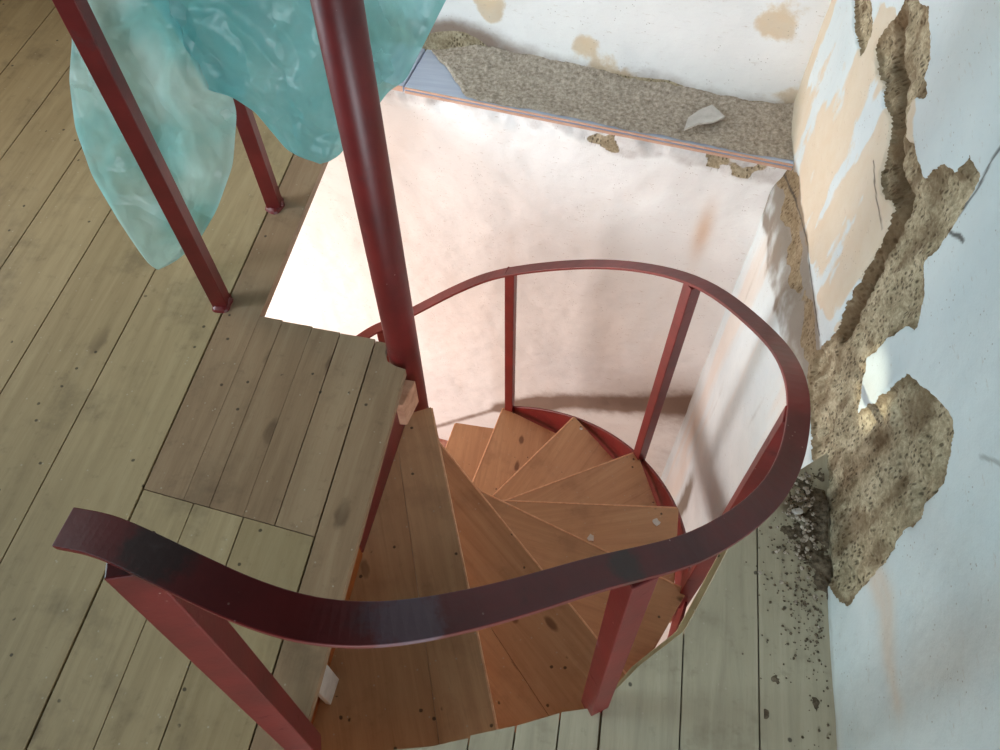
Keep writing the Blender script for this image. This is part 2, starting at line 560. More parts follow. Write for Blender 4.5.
def floor_boards():
    mb = MB()
    top, bot = 0.0, -0.026
    gap = 0.0016

    def board(x0, x1, y0, prof, g0=None, g1=None, mi=0):
        """prof: polyline of (x, y) along the far end, left to right"""
        a = x0 + (gap if g0 is None else g0)
        b = x1 - (gap if g1 is None else g1)
        pr = []
        for (x, y) in prof:
            pr.append((min(max(x, a), b), y))
        yb = y0 if isinstance(y0, (list, tuple)) else (y0, y0)
        mb.prism([(a, yb[0]), (b, yb[1])] + pr[::-1], bot, top, mi)

    FAR = 2.45
    xs = [-3.05, -2.83, -2.61, -2.39, -2.185, -1.975, -1.77, -1.555, -1.356, -1.143, -0.914]
    for i in range(len(xs) - 1):
        board(xs[i], xs[i + 1], -1.1, [(xs[i], FAR), (xs[i + 1], FAR)], g1=(0.0035 if i == len(xs) - 2 else None))
    cut = lambda x: 0.597 - (x + 0.914) * 0.112
    # narrow board along the left edge of the stairwell
    board(-0.914, -0.815, (cut(-0.914) + 0.001, cut(-0.815) + 0.001), [(-0.914, FAR), (-0.815, FAR)], g1=0.0003, mi=1)
    # landing boards, far ends sawn at the well
    fx = [-0.815, -0.753, -0.672, -0.597, -0.503]
    fy = [1.103, 1.096, 1.089, 1.083, 1.077]
    for i in range(4):
        board(fx[i], fx[i + 1], (cut(fx[i]) + 0.001, cut(fx[i + 1]) + 0.001),
              [(fx[i], fy[i]), (fx[i + 1], fy[i] - 0.004)], g0=(0.0003, 0.0006, 0.0003, 0.0011)[i], g1=(0.0006, 0.0003, 0.0011, 0.0022)[i], mi=1)
    # strip that closes the narrow board to the landing below its joint
    # boards in front of the landing cut
    bx = [-0.914, -0.79, -0.67, -0.503]
    for i in range(3):
        board(bx[i], bx[i + 1], -1.1, [(bx[i], cut(bx[i]) - 0.001), (bx[i + 1], cut(bx[i + 1]) - 0.001)], g0=0.0022 if i == 0 else None, g1=0.0028 if i == 2 else (0.0006 if i == 0 else None))
    # last landing board, notched round the pole
    board(-0.503, -0.408, -1.1, [(-0.503, 1.074), (-0.474, 1.072), (-0.471, 1.045), (-0.458, 1.018), (-0.436, 1.008), (-0.408, 1.003)], mi=1)
    # boards in front of the curved stair opening
    board(-0.408, -0.27, -1.1, [(-0.408, 0.135), (-0.36, 0.147), (-0.27, 0.163)], mi=2)
    board(-0.27, -0.103, -1.1, [(-0.27, 0.166), (-0.172, 0.190), (-0.103, 0.216)], mi=2)
    board(-0.103, -0.02, -1.1, [(-0.103, 0.221), (-0.02, 0.251)], mi=2)
    board(-0.02, 0.06, -1.1, [(-0.02, 0.252), (0.06, 0.287)], mi=2)
    board(0.06, 0.137, -1.1, [(0.06, 0.289), (0.137, 0.311)], g1=0.003, mi=2)
    board(0.137, 0.285, -1.1, [(0.137, 0.318), (0.150, 0.335), (0.203, 0.400), (0.285, 0.478)], mi=2)
    board(0.285, 0.432, -1.1, [(0.285, 0.482), (0.330, 0.575), (0.375, 0.677), (0.400, 0.770), (0.432, 0.80)], mi=2)
    board(0.432, 0.625, -1.1, [(0.432, 0.80), (0.585, 0.93), (0.625, 0.95)], mi=2)
    return mb


fl = floor_boards()
# under-boards that close the joints (set back behind the board ends)
fl.prism([(-3.05, -1.1), (-0.83, -1.1), (-0.83, 2.45), (-3.05, 2.45)], -0.05, -0.0262)
fl.prism([(-0.83, -1.1), (-0.43, -1.1), (-0.43, 0.975), (-0.475, 1.03), (-0.49, 1.06), (-0.83, 1.085)], -0.05, -0.0262)
fl.prism([(-0.43, -1.1), (0.585, -1.1), (0.585, 0.91), (0.405, 0.785), (0.36, 0.67), (0.275, 0.485), (0.19, 0.40), (0.13, 0.31), (0.05, 0.275), (-0.1, 0.208), (-0.27, 0.157), (-0.40, 0.13), (-0.43, 0.13)], -0.05, -0.0262)
floor = fl.build('floor', [FLOOR_WOOD, LANDING_WOOD, PALE_GREY_WOOD], bevel=0.0006, seg=1)
tag(floor, 'worn pale pine board floor around the stair opening', 'floor', kind='structure')

# lower storey floor and its far walls (they keep the space under the floor closed)
lf = MB(); lf.box((-1.2, 0.6, LOW_Z - 0.05), (2.2, 0, 0), (0, 2.2, 0), (0, 0, 0.05))
tag(lf.build('floor_lower', LOWER_FLOOR), 'reddish floor of the storey below', 'floor', kind='structure')
lw = MB(); lw.box((-3.15, 0.6, -1.25), (0.05, 0, 0), (0, 2.2, 0), (0, 0, 1.15))
tag(lw.build('wall_left', PLAIN_WALL), 'plain plaster wall of the lower room, left', 'wall', kind='structure')
lw = MB(); lw.box((-1.2, -1.25, -1.25), (2.2, 0, 0), (0, 0.05, 0), (0, 0, 1.15))
tag(lw.build('wall_front', PLAIN_WALL), 'plain plaster wall of the lower room, front', 'wall', kind='structure')

# ------------------------------------------------------------------ setting: back wall
BD = np.array([1.181, -0.163]); BD /= np.linalg.norm(BD)       # direction of the back wall, left to right
BN = np.array([BD[1], -BD[0]])                                  # towards the room
LB0 = np.array([-0.661, 2.067])                                 # front of the ledge = lower wall plane
UB0 = np.array([-0.661, 2.275])                                 # recessed upper wall
ANAMES = ['bare', 'ochre', 'dirt', 'crack', 'streak', 'umber']


def low_back(S, Z):
    bulge = 0.012 * fbm(S * 2.2, Z * 2.2, 4, 3) + 0.004 * fbm(S * 14, Z * 14, 3, 5)
    top = smooth(-0.10, -0.02, Z + 0.03 * fbm(S * 9, Z * 0 + 1, 4, 9))
    off = bulge - top * (0.016 + 0.02 * fbm(S * 16, Z * 16, 3, 21))
    X = LB0[0] + BD[0] * S + BN[0] * off
    Y = LB0[1] + BD[1] * S + BN[1] * off
    return X, Y, Z


def low_back_at(S, Z):
    edge = Z + 0.05 * fbm(S * 7, Z * 7, 4, 9) + 0.035 * smooth(0.2, 1.2, S)
    bare = smooth(-0.075, -0.055, edge) * smooth(0.0, 0.25, fbm(S * 11, Z * 11, 3, 15) + 0.1 * smooth(0.9, 1.15, S)) * 0.6
    topd = smooth(-0.09, -0.05, edge) * 0.42
    thin_band = d_line(S, Z, [(-0.6, -2.75), (-0.395, -2.60), (-0.046, -2.24), (0.308, -1.876), (0.52, -1.70)])
    wide_band = d_line(S, Z, [(0.33, -1.86), (0.62, -1.66), (0.9, -1.56), (1.2, -1.40)])  # darker diagonal line and a broader soft band, rising to the right
    dirt = np.exp(-(thin_band / 0.02) ** 2) * 0.7 + np.exp(-(wide_band / 0.06) ** 2) * (0.85 + 0.5 * fbm(S * 8, Z * 8, 3, 31)) + np.exp(-(wide_band / 0.16) ** 2) * 0.3 * smooth(0.25, 0.5, S)  # the dirt mask here carries the two darker diagonal bands
    dirt = dirt + smooth(0.9, 1.2, S) * smooth(-1.1, -1.5, Z) * 0.3 + topd
    och = 0.02 + 0.3 * fbm(S * 2.6, Z * 2.6, 4, 41)
    # small ochre stain above the far rail
    st = np.exp(-(((S - 1.03) / 0.028) ** 2 + ((Z + 0.35) / 0.12) ** 2))
    streak = np.clip(st * 0.9 + smooth(0.15, 0.5, fbm(S * 5, Z * 1.8, 4, 51)) * 0.12, 0, 1)
    col = 0.0
    return dict(bare=np.clip(bare + col, 0, 1), ochre=och, dirt=np.clip(dirt, 0, 1), streak=streak, umber=0 * S + 0.15)


def up_back(S, Z):
    foot = smooth(0.13, 0.0, Z + 0.06 * fbm(S * 4, Z * 4, 3, 71))
    off = 0.010 * fbm(S * 2, Z * 2, 4, 73) + 0.004 * fbm(S * 15, Z * 15, 3, 75) + foot * 0.012
    X = UB0[0] + BD[0] * S + BN[0] * off
    Y = UB0[1] + BD[1] * S + BN[1] * off
    return X, Y, Z


OCHRE_BLOBS = [((492, 12), 0.055, 0.055, 0.55), ((585, 42), 0.05, 0.04, 0.5), ((455, -10), 0.08, 0.05, 0.4), ((610, -4), 0.10, 0.03, 0.35), ((690, -8), 0.10, 0.03, 0.4),
               ((775, 22), 0.075, 0.10, 0.5), ((690, 50), 0.22, 0.07, -0.4), ((765, 95), 0.06, 0.03, 0.35)]


def up_back_at(S, Z):
    och = 0.22 + 0.9 * fbm(S * 3.1 + 3, Z * 3.1, 5, 81)
    for (p, rs, rz, f) in OCHRE_BLOBS:
        q = on_plane(p, (UB0[0], UB0[1], 0), (BN[0], BN[1], 0))
        cs = (q[:2] - UB0) @ BD
        och = och + f * np.exp(-(((S - cs) / rs) ** 2 + ((Z - q[2]) / rz) ** 2))
    wob = 0.03 * fbm(S * 6, Z * 6, 4, 91)
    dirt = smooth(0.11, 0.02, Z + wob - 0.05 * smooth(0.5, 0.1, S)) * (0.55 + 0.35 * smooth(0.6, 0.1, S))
    bare = smooth(0.045, 0.025, Z + wob * 1.3 - 0.035 * smooth(0.35, 0.1, S)) * 0.9
    return dict(bare=np.clip(bare, 0, 1), ochre=och, dirt=np.clip(dirt, 0, 1), streak=0 * S, umber=0 * S + 0.25)


g1 = grid_mesh('', spread(-2.6, -1.5, 1.22, 1.30, 0.009), spread(LOW_Z - 0.05, -2.3, -0.012, -0.0121, 0.009, 0.1)[::1], low_back, None, low_back_at)
g2 = grid_mesh('', spread(-2.6, -0.5, 1.24, 1.30, 0.009), np.concatenate([np.arange(-0.02, 0.55, 0.009), [0.8, 1.2, 1.8, 2.4]]), up_back, None, up_back_at)
wall_back = grids_to_object('wall_back', [g2], WALL_B, ANAMES)
tag(wall_back, 'white plastered back wall with ochre patches above the ledge', 'wall', kind='structure')
wall_rear = grids_to_object('wall_rear', [g1], WALL_B, ANAMES)
tag(wall_rear, 'pinkish white wall of the stairwell below the ledge', 'wall', kind='structure')

# ledge (strip of floor left along the back wall)
lg = MB()


def bpt(s, off):
    return (LB0[0] + BD[0] * s + BN[0] * off, LB0[1] + BD[1] * s + BN[1] * off)


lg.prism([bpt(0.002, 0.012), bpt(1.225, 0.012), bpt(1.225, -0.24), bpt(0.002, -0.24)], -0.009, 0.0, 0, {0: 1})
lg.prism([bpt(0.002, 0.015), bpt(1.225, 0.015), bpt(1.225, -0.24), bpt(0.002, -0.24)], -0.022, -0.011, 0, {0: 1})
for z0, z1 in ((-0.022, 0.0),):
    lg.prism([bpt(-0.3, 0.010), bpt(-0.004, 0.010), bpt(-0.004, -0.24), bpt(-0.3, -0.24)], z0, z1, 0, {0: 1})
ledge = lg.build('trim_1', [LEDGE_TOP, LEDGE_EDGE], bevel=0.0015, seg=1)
tag(ledge, 'narrow board ledge along the back wall with bare pinkish front edge', 'ledge', kind='structure')

# ------------------------------------------------------------------ setting: right wall
RX = 0.575


def wall_x(Y, Z):
    return RX - 0.030 * smooth(1.15, 2.1, Y) - 0.028 * smooth(0.9, 1.5, Y) * smooth(0.02, -0.12, Z)


def rpt(p):
    q = on_plane(p, (RX - 0.012, 0, 0), (1, 0, 0))
    return (q[1], q[2])


MORTAR_MAIN = [rpt(p) for p in [(908, -6), (926, 4), (925, 24), (926, 56), (920, 76), (920, 94), (908, 100), (902, 116), (902, 136), (910, 152),
     (916, 178), (932, 166), (948, 172), (960, 154), (972, 172), (962, 196), (944, 224), (932, 248), (916, 260), (918, 296),
     (910, 326), (892, 330), (876, 342), (860, 358), (856, 382), (852, 410), (872, 394), (896, 378), (910, 380), (924, 392), (940, 406),
     (945, 430), (940, 466), (936, 486), (916, 506), (900, 526), (882, 554), (860, 578), (842, 606), (834, 604),
     (818, 575), (812, 500), (806, 450), (804, 400), (810, 352), (830, 330), (842, 300), (860, 268), (876, 240), (890, 208), (876, 190), (876, 172),
     (884, 144), (886, 116), (880, 104), (884, 80), (876, 76), (876, 44), (888, 28), (896, 16)]]
MORTAR_SMALL = [rpt(p) for p in [(859, -8), (874, -8), (876, 20), (874, 36), (863, 62), (859, 40)]]
DEEP = [rpt(p) for p in [(902, -5), (893, 30), (888, 60), (892, 90), (886, 150), (884, 180), (893, 205), (880, 235), (862, 270), (846, 302), (832, 330)]]
CRACK1 = [rpt(p) for p in [(1010, 120), (985, 158), (968, 190), (952, 212), (940, 229)]]
CRACK2 = [rpt(p) for p in [(940, 229), (946, 234), (952, 235), (957, 240)]]
CRACK3 = [rpt(p) for p in [(970, 455), (985, 460), (997, 470)]]
CRACK4 = [rpt(p) for p in [(870, 160), (872, 200), (876, 228)]]
CRACK5 = [rpt(p) for p in [(792, 175), (800, 210), (806, 245), (810, 300), (815, 335)]]
YELLOW = [rpt(p) for p in [(826, -30), (885, -30), (910, 60), (910, 110), (900, 190), (910, 215), (880, 290), (836, 360), (812, 300), (800, 230), (790, 170), (792, 110)]]
BEIGE = [rpt(p) for p in [(774, 176), (792, 165), (806, 245), (818, 340), (814, 410), (796, 398), (785, 340), (777, 280)]]
RUSTY = [rpt(p) for p in [(868, 572), (880, 600), (882, 660), (888, 700)]]


def right_wall(Y, Z):
    w = 0.014 * fbm(Y * 20, Z * 20, 4, 101) + 0.005 * fbm(Y * 60, Z * 60, 2, 103)
    d = np.minimum(sd_poly(Y, Z, MORTAR_MAIN), sd_poly(Y, Z, MORTAR_SMALL)) + w
    bare = smooth(0.002, -0.002, d)
    depth = 0.012 * smooth(0.003, -0.006, d) + 0.006 * smooth(-0.004, -0.05, d)
    dd = d_line(Y, Z, DEEP) + 0.012 * fbm(Y * 25, Z * 25, 3, 107)
    depth = depth + 0.022 * smooth(0.030, 0.008, dd) * smooth(-0.003, -0.032, d)
    rough = bare * (0.010 * fbm(Y * 30, Z * 30, 4, 111) + 0.004 * fbm(Y * 120, Z * 120, 2, 113))
    # thick old render left of the hole stands proud, with a ragged lip
    yl = sd_poly(Y, Z, YELLOW)
    proud = 0.0
    # damaged column of plaster where the back corner meets the stairwell
    edge = Y + 0.05 * fbm(Z * 5, Y * 3, 4, 121)
    low = smooth(0.03, -0.02, Z + 0.05 * fbm(Y * 8, Z * 8, 4, 123))
    X = wall_x(Y, Z) + depth + rough - proud + 0.007 * fbm(Y * 2.4, Z * 2.4, 4, 127) + 0.003 * fbm(Y * 14, Z * 14, 3, 129)
    rag = np.exp(-((Z + 0.03 + 0.05 * fbm(Y * 5, Z, 3, 125)) / 0.05) ** 2) * smooth(0.85, 0.95, Y)
    X = X + rag * (0.005 + 0.009 * fbm(Y * 14, Z * 14, 4, 131))
    return X, Y, Z


def right_wall_at(Y, Z):
    w = 0.014 * fbm(Y * 20, Z * 20, 4, 101) + 0.005 * fbm(Y * 60, Z * 60, 2, 103)
    d = np.minimum(sd_poly(Y, Z, MORTAR_MAIN), sd_poly(Y, Z, MORTAR_SMALL)) + w
    bare = smooth(0.002, -0.002, d)
    rag = np.exp(-((Z + 0.03 + 0.05 * fbm(Y * 5, Z, 3, 125)) / 0.06) ** 2) * smooth(0.85, 0.95, Y)
    bare = np.maximum(bare, 0.62 * smooth(0.62, 0.9, rag + 0.6 * fbm(Y * 12, Z * 12, 4, 133)))
    dd = d_line(Y, Z, DEEP) + 0.012 * fbm(Y * 25, Z * 25, 3, 107)
    umber = np.maximum(smooth(0.045, 0.012, dd), 0.75 * smooth(0.0, 0.45, fbm(Y * 26, Z * 9, 4, 109)))  # brown along the deep line paints its undercut shadow; noise is mortar tone
    umber = np.maximum(umber, 0.7 * smooth(-0.018, -0.004, d + 0.012 * fbm(Y * 30, Z * 30, 3, 110)))
    yl = sd_poly(Y, Z, YELLOW) + 0.03 * fbm(Y * 8, Z * 8, 4, 141)
    och = smooth(0.02, -0.03, yl) * (0.52 + 0.9 * fbm(Y * 9, Z * 1.8, 4, 143) + 0.4 * fbm(Y * 20, Z * 9, 4, 145))
    crack = np.zeros_like(Y)
    for c, wd in ((CRACK1, 0.0034), (CRACK2, 0.0035), (CRACK3, 0.0026), (CRACK4, 0.0025), (CRACK5, 0.003)):
        crack = np.maximum(crack, (0.45 if c is CRACK3 else 1.0) * smooth(wd * 1.6, wd * 0.5, d_line(Y, Z, c) + 0.002 * fbm(Y * 30, Z * 30, 3, 151)))
    streak = 0.8 * np.exp(-((d_line(Y, Z, RUSTY) + 0.02 * fbm(Y * 12, Z * 12, 3, 153)) / 0.03) ** 2)
    # damp vertical streaks in the stairwell
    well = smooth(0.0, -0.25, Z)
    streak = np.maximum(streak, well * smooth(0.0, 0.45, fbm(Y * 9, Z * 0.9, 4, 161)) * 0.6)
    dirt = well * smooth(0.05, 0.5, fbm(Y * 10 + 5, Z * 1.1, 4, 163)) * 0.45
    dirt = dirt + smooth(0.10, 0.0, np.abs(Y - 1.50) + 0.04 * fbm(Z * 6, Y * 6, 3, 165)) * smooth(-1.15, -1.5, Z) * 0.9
    foot = smooth(0.035, 0.0, Z + 0.02 * fbm(Y * 12, Z * 12, 3, 167)) * (Z > -0.02) * 0.4
    bg_ = sd_poly(Y, Z, BEIGE) + 0.05 * fbm(Y * 9, Z * 9, 4, 181)
    foot = foot + 0.5 * rag + smooth(0.02, -0.03, bg_) * (0.62 + 0.5 * fbm(Y * 14, Z * 14, 4, 183))
    blush = 0.25 * smooth(0.1, 0.5, fbm(Y * 5, Z * 5, 4, 171)) * smooth(0.55, 0.3, Y)
    return dict(bare=bare, ochre=och, dirt=np.clip(dirt + foot, 0, 1), crack=crack, streak=np.clip(streak + blush, 0, 1), umber=umber)


gr = grid_mesh('', spread(-1.1, 0.2, 2.3, 2.36, 0.0045), spread(LOW_Z - 0.05, -1.65, 0.95, 2.4, 0.0045), right_wall, None, right_wall_at, flip=True)
wall_right = grids_to_object('wall_right', [gr], WALL_R, ANAMES)
tag(wall_right, 'bluish white right wall with crumbled plaster and bare mortar', 'wall', kind='structure')

# ------------------------------------------------------------------ spiral staircase
PX, PY = -0.428, 1.058            # pole axis
FX, FY = -0.395, 1.030            # point the tread noses fan out from
CX, CY = -0.405, 0.940            # circle of the outer tread corners
stair = empty('spiral_staircase', (PX, PY, LOW_Z))
tag(stair, 'spiral staircase with orange brown wooden treads and dark red painted steel railing', 'staircase')


def child(mb, name, mats, bevel=0.0, seg=2, sm=False, at=None, turn=0.0):
    if at is not None:          # keep the part's own axes along its length
        c, sn_ = math.cos(-turn), math.sin(-turn)
        mb.v = [((p[0] - at[0]) * c - (p[1] - at[1]) * sn_, (p[0] - at[0]) * sn_ + (p[1] - at[1]) * c, p[2] - at[2]) for p in mb.v]
    o = mb.build(name, mats, None, bevel, seg, sm)
    if at is not None:
        o.location = at
        o.rotation_euler = (0, 0, turn)
    o.parent = stair
    o.matrix_parent_inverse = Matrix.Translation(stair.location).inverted()
    return o


# pole
pm = MB(); NS = 40; PR = 0.0395
prof = [(PR * math.cos(2 * PI * k / NS), PR * math.sin(2 * PI * k / NS)) for k in range(NS)]
pm.sweep([(PX, PY, LOW_Z), (PX, PY, 2.4)], [((1, 0, 0), (0, 1, 0))] * 2, prof)
pole = child(pm, 'center_pole', RED, 0, 1, False)
for p in pole.data.polygons:
    p.use_smooth = len(p.vertices) == 4

# treads: nosing lines surveyed from the photo (point near the pole, direction angle)
NOSE = {1: ((443, 430), (492, 700)), 2: ((474, 486), (598, 640)), 3: ((480, 491), (686, 590)), 4: ((506, 501), (678, 508)),
        5: ((510, 499), (636, 452)), 6: ((493, 496), (574, 417)), 7: ((473, 482), (502, 411)), 8: ((446, 448), (456, 422))}
lines = {}
for k, (p, q) in NOSE.items():
    a = on_z(p, -RISE * k)[:2]; b = on_z(q, -RISE * k)[:2]
    u = (b - a) / np.linalg.norm(b - a)
    lines[k] = (a, u)
for k in range(9, 12):
    th = math.radians(80 + 24.9 * (k - 7))
    u = np.array([math.cos(th), math.sin(th)])
    n = np.array([-u[1], u[0]])
    lines[k] = (np.array([FX, FY]) + n * 0.028, u)
lines[0] = (np.array([-0.43, 0.9]), np.array([-0.02, -1.0]))


def to_circle(a, u, R=0.82):
    o = a - np.array([CX, CY])
    b = o @ u; c = o @ o - R * R
    return a + (-b + math.sqrt(b * b - c)) * u


def clip(poly, p, n):
    """keep the side where (x-p).n >= 0"""
    out = []
    for i in range(len(poly)):
        a = np.array(poly[i]); b = np.array(poly[(i + 1) % len(poly)])
        da = (a - p) @ n; db = (b - p) @ n
        if da >= 0: out.append(tuple(a))
        if (da >= 0) != (db >= 0):
            out.append(tuple(a + (b - a) * (da / (da - db))))
    return out


TT = 0.032
for k in range(1, 12):
    a, u = lines[k]
    pa, pu = lines[k - 1]
    n = np.array([-u[1], u[0]])
    pn = np.array([-pu[1], pu[0]])
    inner = np.array([FX, FY]); inner = a + ((inner - a) @ u) * u - 0.035 * u       # nosing start beside the pole
    if k == 1:
        inner = on_z((431, 407), -RISE)[:2]
    corner = to_circle(a, u, 0.815 if k == 1 else 0.82)
    pc = to_circle(pa, pu)
    pc = pc + (pc - np.array([CX, CY])) * 0.004
    back_out = pc - pn * 0.03
    back_in = np.array([FX, FY]) - pn * 0.03
    if k == 9:
        back_in = np.array([FX, FY])
    poly = [tuple(inner), tuple(corner), tuple(back_out), tuple(back_in)]
    if k == 1:
        poly = [tuple(inner), tuple(corner), (-0.475, 0.13), (-0.475, 0.98), tuple(on_z((411, 413), -RISE)[:2])]
    tm = MB()
    z1 = -RISE * k; z0 = z1 - TT
    # boards of the tread run along the nosing
    seams = {1: 0.125, 2: 0.14}.get(k)
    base = on_z((428, 640), z1)[:2] if k == 1 else None
    if k == 1:
        s0 = on_z((408, 520), z1)[:2]; s1 = on_z((440, 748), z1)[:2]
    elif k == 2:
        s0 = on_z((500, 642), z1)[:2]; s1 = on_z((546, 712), z1)[:2]
    else:
        s0 = None
    if s0 is not None:
        sn = np.array([-(s1 - s0)[1], (s1 - s0)[0]]); sn /= np.linalg.norm(sn)
        if (np.array(inner) - s0) @ sn < 0 and k == 1:
            sn = -sn
        if k == 2 and (corner - s0) @ sn < 0:
            sn = -sn
        A = clip(poly, s0 + sn * 0.0003, sn)
        B = clip(poly, s0 - sn * 0.0003, -sn)
        for P in (A, B):
            side = {}
            for i in range(len(P)):
                mid = (np.array(P[i]) + np.array(P[(i + 1) % len(P)])) / 2
                if abs((mid - a) @ n) < 0.004: side[i] = 1
            tm.prism(P, z0, z1, 0, side)
        tm.prism([tuple(np.array(p)) for p in poly[:2]] + [tuple(np.array(p)) for p in poly[2:]], z0 - 0.004, z0 + 0.002)
    else:
        tm.prism(poly, z0, z1, 0, {0: 1})
    t = child(tm, 'tread', [TREAD_WOOD, WORN_GLINT], 0.0012 if s0 is not None else 0.003, 2,
              at=(float(inner[0]), float(inner[1]), z1), turn=math.atan2(u[1], u[0]) + (0.16 if k > 2 else 0.05))

# worn nosing strips: pale rounded tread edge with its highlight put into the colour
for k in range(1, 12):
    a, u = lines[k]
    n = np.array([-u[1], u[0]])
    inner = a + ((np.array([FX, FY]) - a) @ u) * u + 0.005 * u
    corner = to_circle(a, u, 0.815)
    if k == 1:
        inner = on_z((431, 407), -RISE)[:2]
        u = (corner - inner) / np.linalg.norm(corner - inner); n = np.array([-u[1], u[0]])
        inner = inner + 0.004 * u
    z = -RISE * k
    nm = MB()
    d3 = (u[0], u[1], 0); n3 = np.array([n[0], n[1], 0]); up = np.array([0, 0, 1])
    prf = [(-0.0015, 0.0008), (0.0022, 0.0008), (0.0040, -0.001), (0.0040, -0.020), (0.0, -0.022), (0.0, -0.003), (-0.0015, -0.001)]
    nm.sweep([(*inner, z), (*corner, z)], [(n3, up)] * 2, prf)
    child(nm, 'nosing', WORN_GLINT, 0, 1)

# outer string: a helical steel plate under the tread ends
SR = 0.829
sm_ = MB(); pts = []; frs = []
for az in np.arange(-58, 83, 3.0):
    r = math.radians(az)
    zt = -1.0 - (az - 35.0) / 24.9 * RISE - 0.03
    pts.append((CX + SR * math.cos(r), CY + SR * math.sin(r), zt))
    frs.append(((math.cos(r), math.sin(r), 0), (0, 0, 1)))
sm_.sweep(pts, frs, [(-0.004, -0.22), (0.004, -0.22), (0.004, 0.0), (-0.004, 0.0)])
child(sm_, 'stringer', RED, 0.001, 1)

# handrail: flat steel bar following the stair, levelling out over the landing
def cyl(az, z, R=0.822):
    r = math.radians(az)
    return (CX + R * math.cos(r), CY + R * math.sin(r), z)


HP = [cyl(190, -1.36), cyl(160, -1.16), cyl(138, -0.96), cyl(120.4, -0.842), cyl(114.1, -0.805), cyl(105.6, -0.744), cyl(93.0, -0.606), cyl(80.7, -0.475), cyl(57.7, -0.246),
      cyl(34.7, -0.006), cyl(12.6, 0.186), cyl(-3, 0.335)]
for p, z in (((796, 438), 0.41), ((770, 496), 0.505), ((700, 546), 0.62), ((600, 573), 0.715), ((500, 603), 0.80), ((400, 623), 0.86), ((320, 622), 0.888), ((250, 603), 0.897), ((180, 571), 0.90), ((110, 538), 0.895), ((65, 528), 0.888)):
    HP.append(tuple(on_z(p, z)))


def spline(P, n=8):
    P = [np.array(p) for p in P]
    P = [2 * P[0] - P[1]] + P + [2 * P[-1] - P[-2]]
    out = []
    for i in range(1, len(P) - 2):
        for j in range(n):
            t = j / n
            a, b, c, d = P[i - 1], P[i], P[i + 1], P[i + 2]
            out.append(0.5 * ((2 * b) + (c - a) * t + (2 * a - 5 * b + 4 * c - d) * t * t + (3 * b - a - 3 * c + d) * t ** 3))
    out.append(P[-2])
    # light smoothing
    for _ in range(6):
        o2 = list(out)
        for i in range(1, len(out) - 1):
            o2[i] = 0.25 * out[i - 1] + 0.5 * out[i] + 0.25 * out[i + 1]
        out = o2
    return out


hp = spline(HP)
hf = []
for i in range(len(hp)):
    tg = hp[min(i + 1, len(hp) - 1)] - hp[max(i - 1, 0)]
    tg /= np.linalg.norm(tg)
    a = np.cross(tg, [0, 0, 1.0]); a /= np.linalg.norm(a)
    hf.append((a, np.cross(a, tg)))
hm = MB()
hm.sweep(hp, hf, [(-0.0205, -0.0045), (0.0205, -0.0045), (0.0205, 0.0045), (-0.0205, 0.0045)])
child(hm, 'handrail', RED, 0.0012, 2)


def rail_z(x, y):
    j = min(range(len(hp)), key=lambda i: (hp[i][0] - x) ** 2 + (hp[i][1] - y) ** 2)
    return hp[j][2]


def baluster(x, y, z0, ang, top=None, half=0.0175, lean=(0, 0)):
    b = MB()
    zt = rail_z(x + lean[0], y + lean[1]) - 0.004 if top is None else top
    r = math.radians(ang)
    a = np.array([math.cos(r), math.sin(r), 0]); c = np.array([-math.sin(r), math.cos(r), 0])
    b.sweep([(x, y, z0), (x + lean[0], y + lean[1], zt)], [(a, c)] * 2, [(-half, -half), (half, -half), (half, half), (-half, half)])
    return child(b, 'baluster', RED, 0.002, 2)


baluster(-0.265, 1.755, -1.52, 80)
baluster(0.277, 1.400, -1.12, 34, half=0.018)
baluster(0.398, 0.778, -0.72, -11, half=0.019)
pb = on_z((594, 706), -0.03); pt = on_z((638, 570), 0.665)
pt[2] = rail_z(pt[0], pt[1]) - 0.012
baluster(pb[0], pb[1], -0.03, -56, top=pt[2], half=0.019, lean=(pt[0] - pb[0], pt[1] - pb[1]))
pt = on_z((128, 553), 0.892)
pt[2] = rail_z(pt[0], pt[1]) - 0.008
baluster(-0.392, 0.150, 0.0, 18, top=pt[2], half=0.0215, lean=(pt[0] + 0.392, pt[1] - 0.150))
baluster(-0.755, 1.678, -1.9, 117)

# steel riser plate and wooden riser under the landing edge
rm = MB()
rm.prism([(-0.426, 0.985), (-0.420, 0.985), (-0.440, 0.60), (-0.446, 0.60)], -0.2, -0.052)
child(rm, 'riser_plate', RED, 0.001, 1)
rm = MB()
rm.prism([(-0.446, 0.595), (-0.440, 0.595), (-0.450, 0.13), (-0.458, 0.13)], -0.2, -0.052)
child(rm, 'riser_board', WARM_LIT_WOOD, 0.001, 1)

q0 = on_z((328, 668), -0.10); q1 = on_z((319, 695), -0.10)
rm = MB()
rm.box(((q0[0] + q1[0]) / 2, (q0[1] + q1[1]) / 2, -0.115), (0.006, 0, 0), (q0 - q1) * np.array([0.5, 0.5, 0]), (0, 0, 0.084))  # pale strip standing in for light leaking through the landing gap
child(rm, 'gap_light_strip', CHIP, 0.001, 1)['label'] = 'pale strip added for the light through the gap at the landing edge'

# joist end under the landing corner
jm = MB()
jm.prism([(-0.47, 0.925), (-0.404, 0.930), (-0.390, 1.005), (-0.46, 1.005)], -0.15, -0.0505)
jo = jm.build('trim_2', DARK_WOOD, bevel=0.003)
tag(jo, 'raw wooden joist end under the landing corner beside the pole', 'joist', kind='structure')

# ------------------------------------------------------------------ railing of the upper floor (left)
ub = empty('balustrade', (-0.92, 1.3, 0))
tag(ub, 'dark red steel balustrade along the left edge of the stairwell', 'railing')


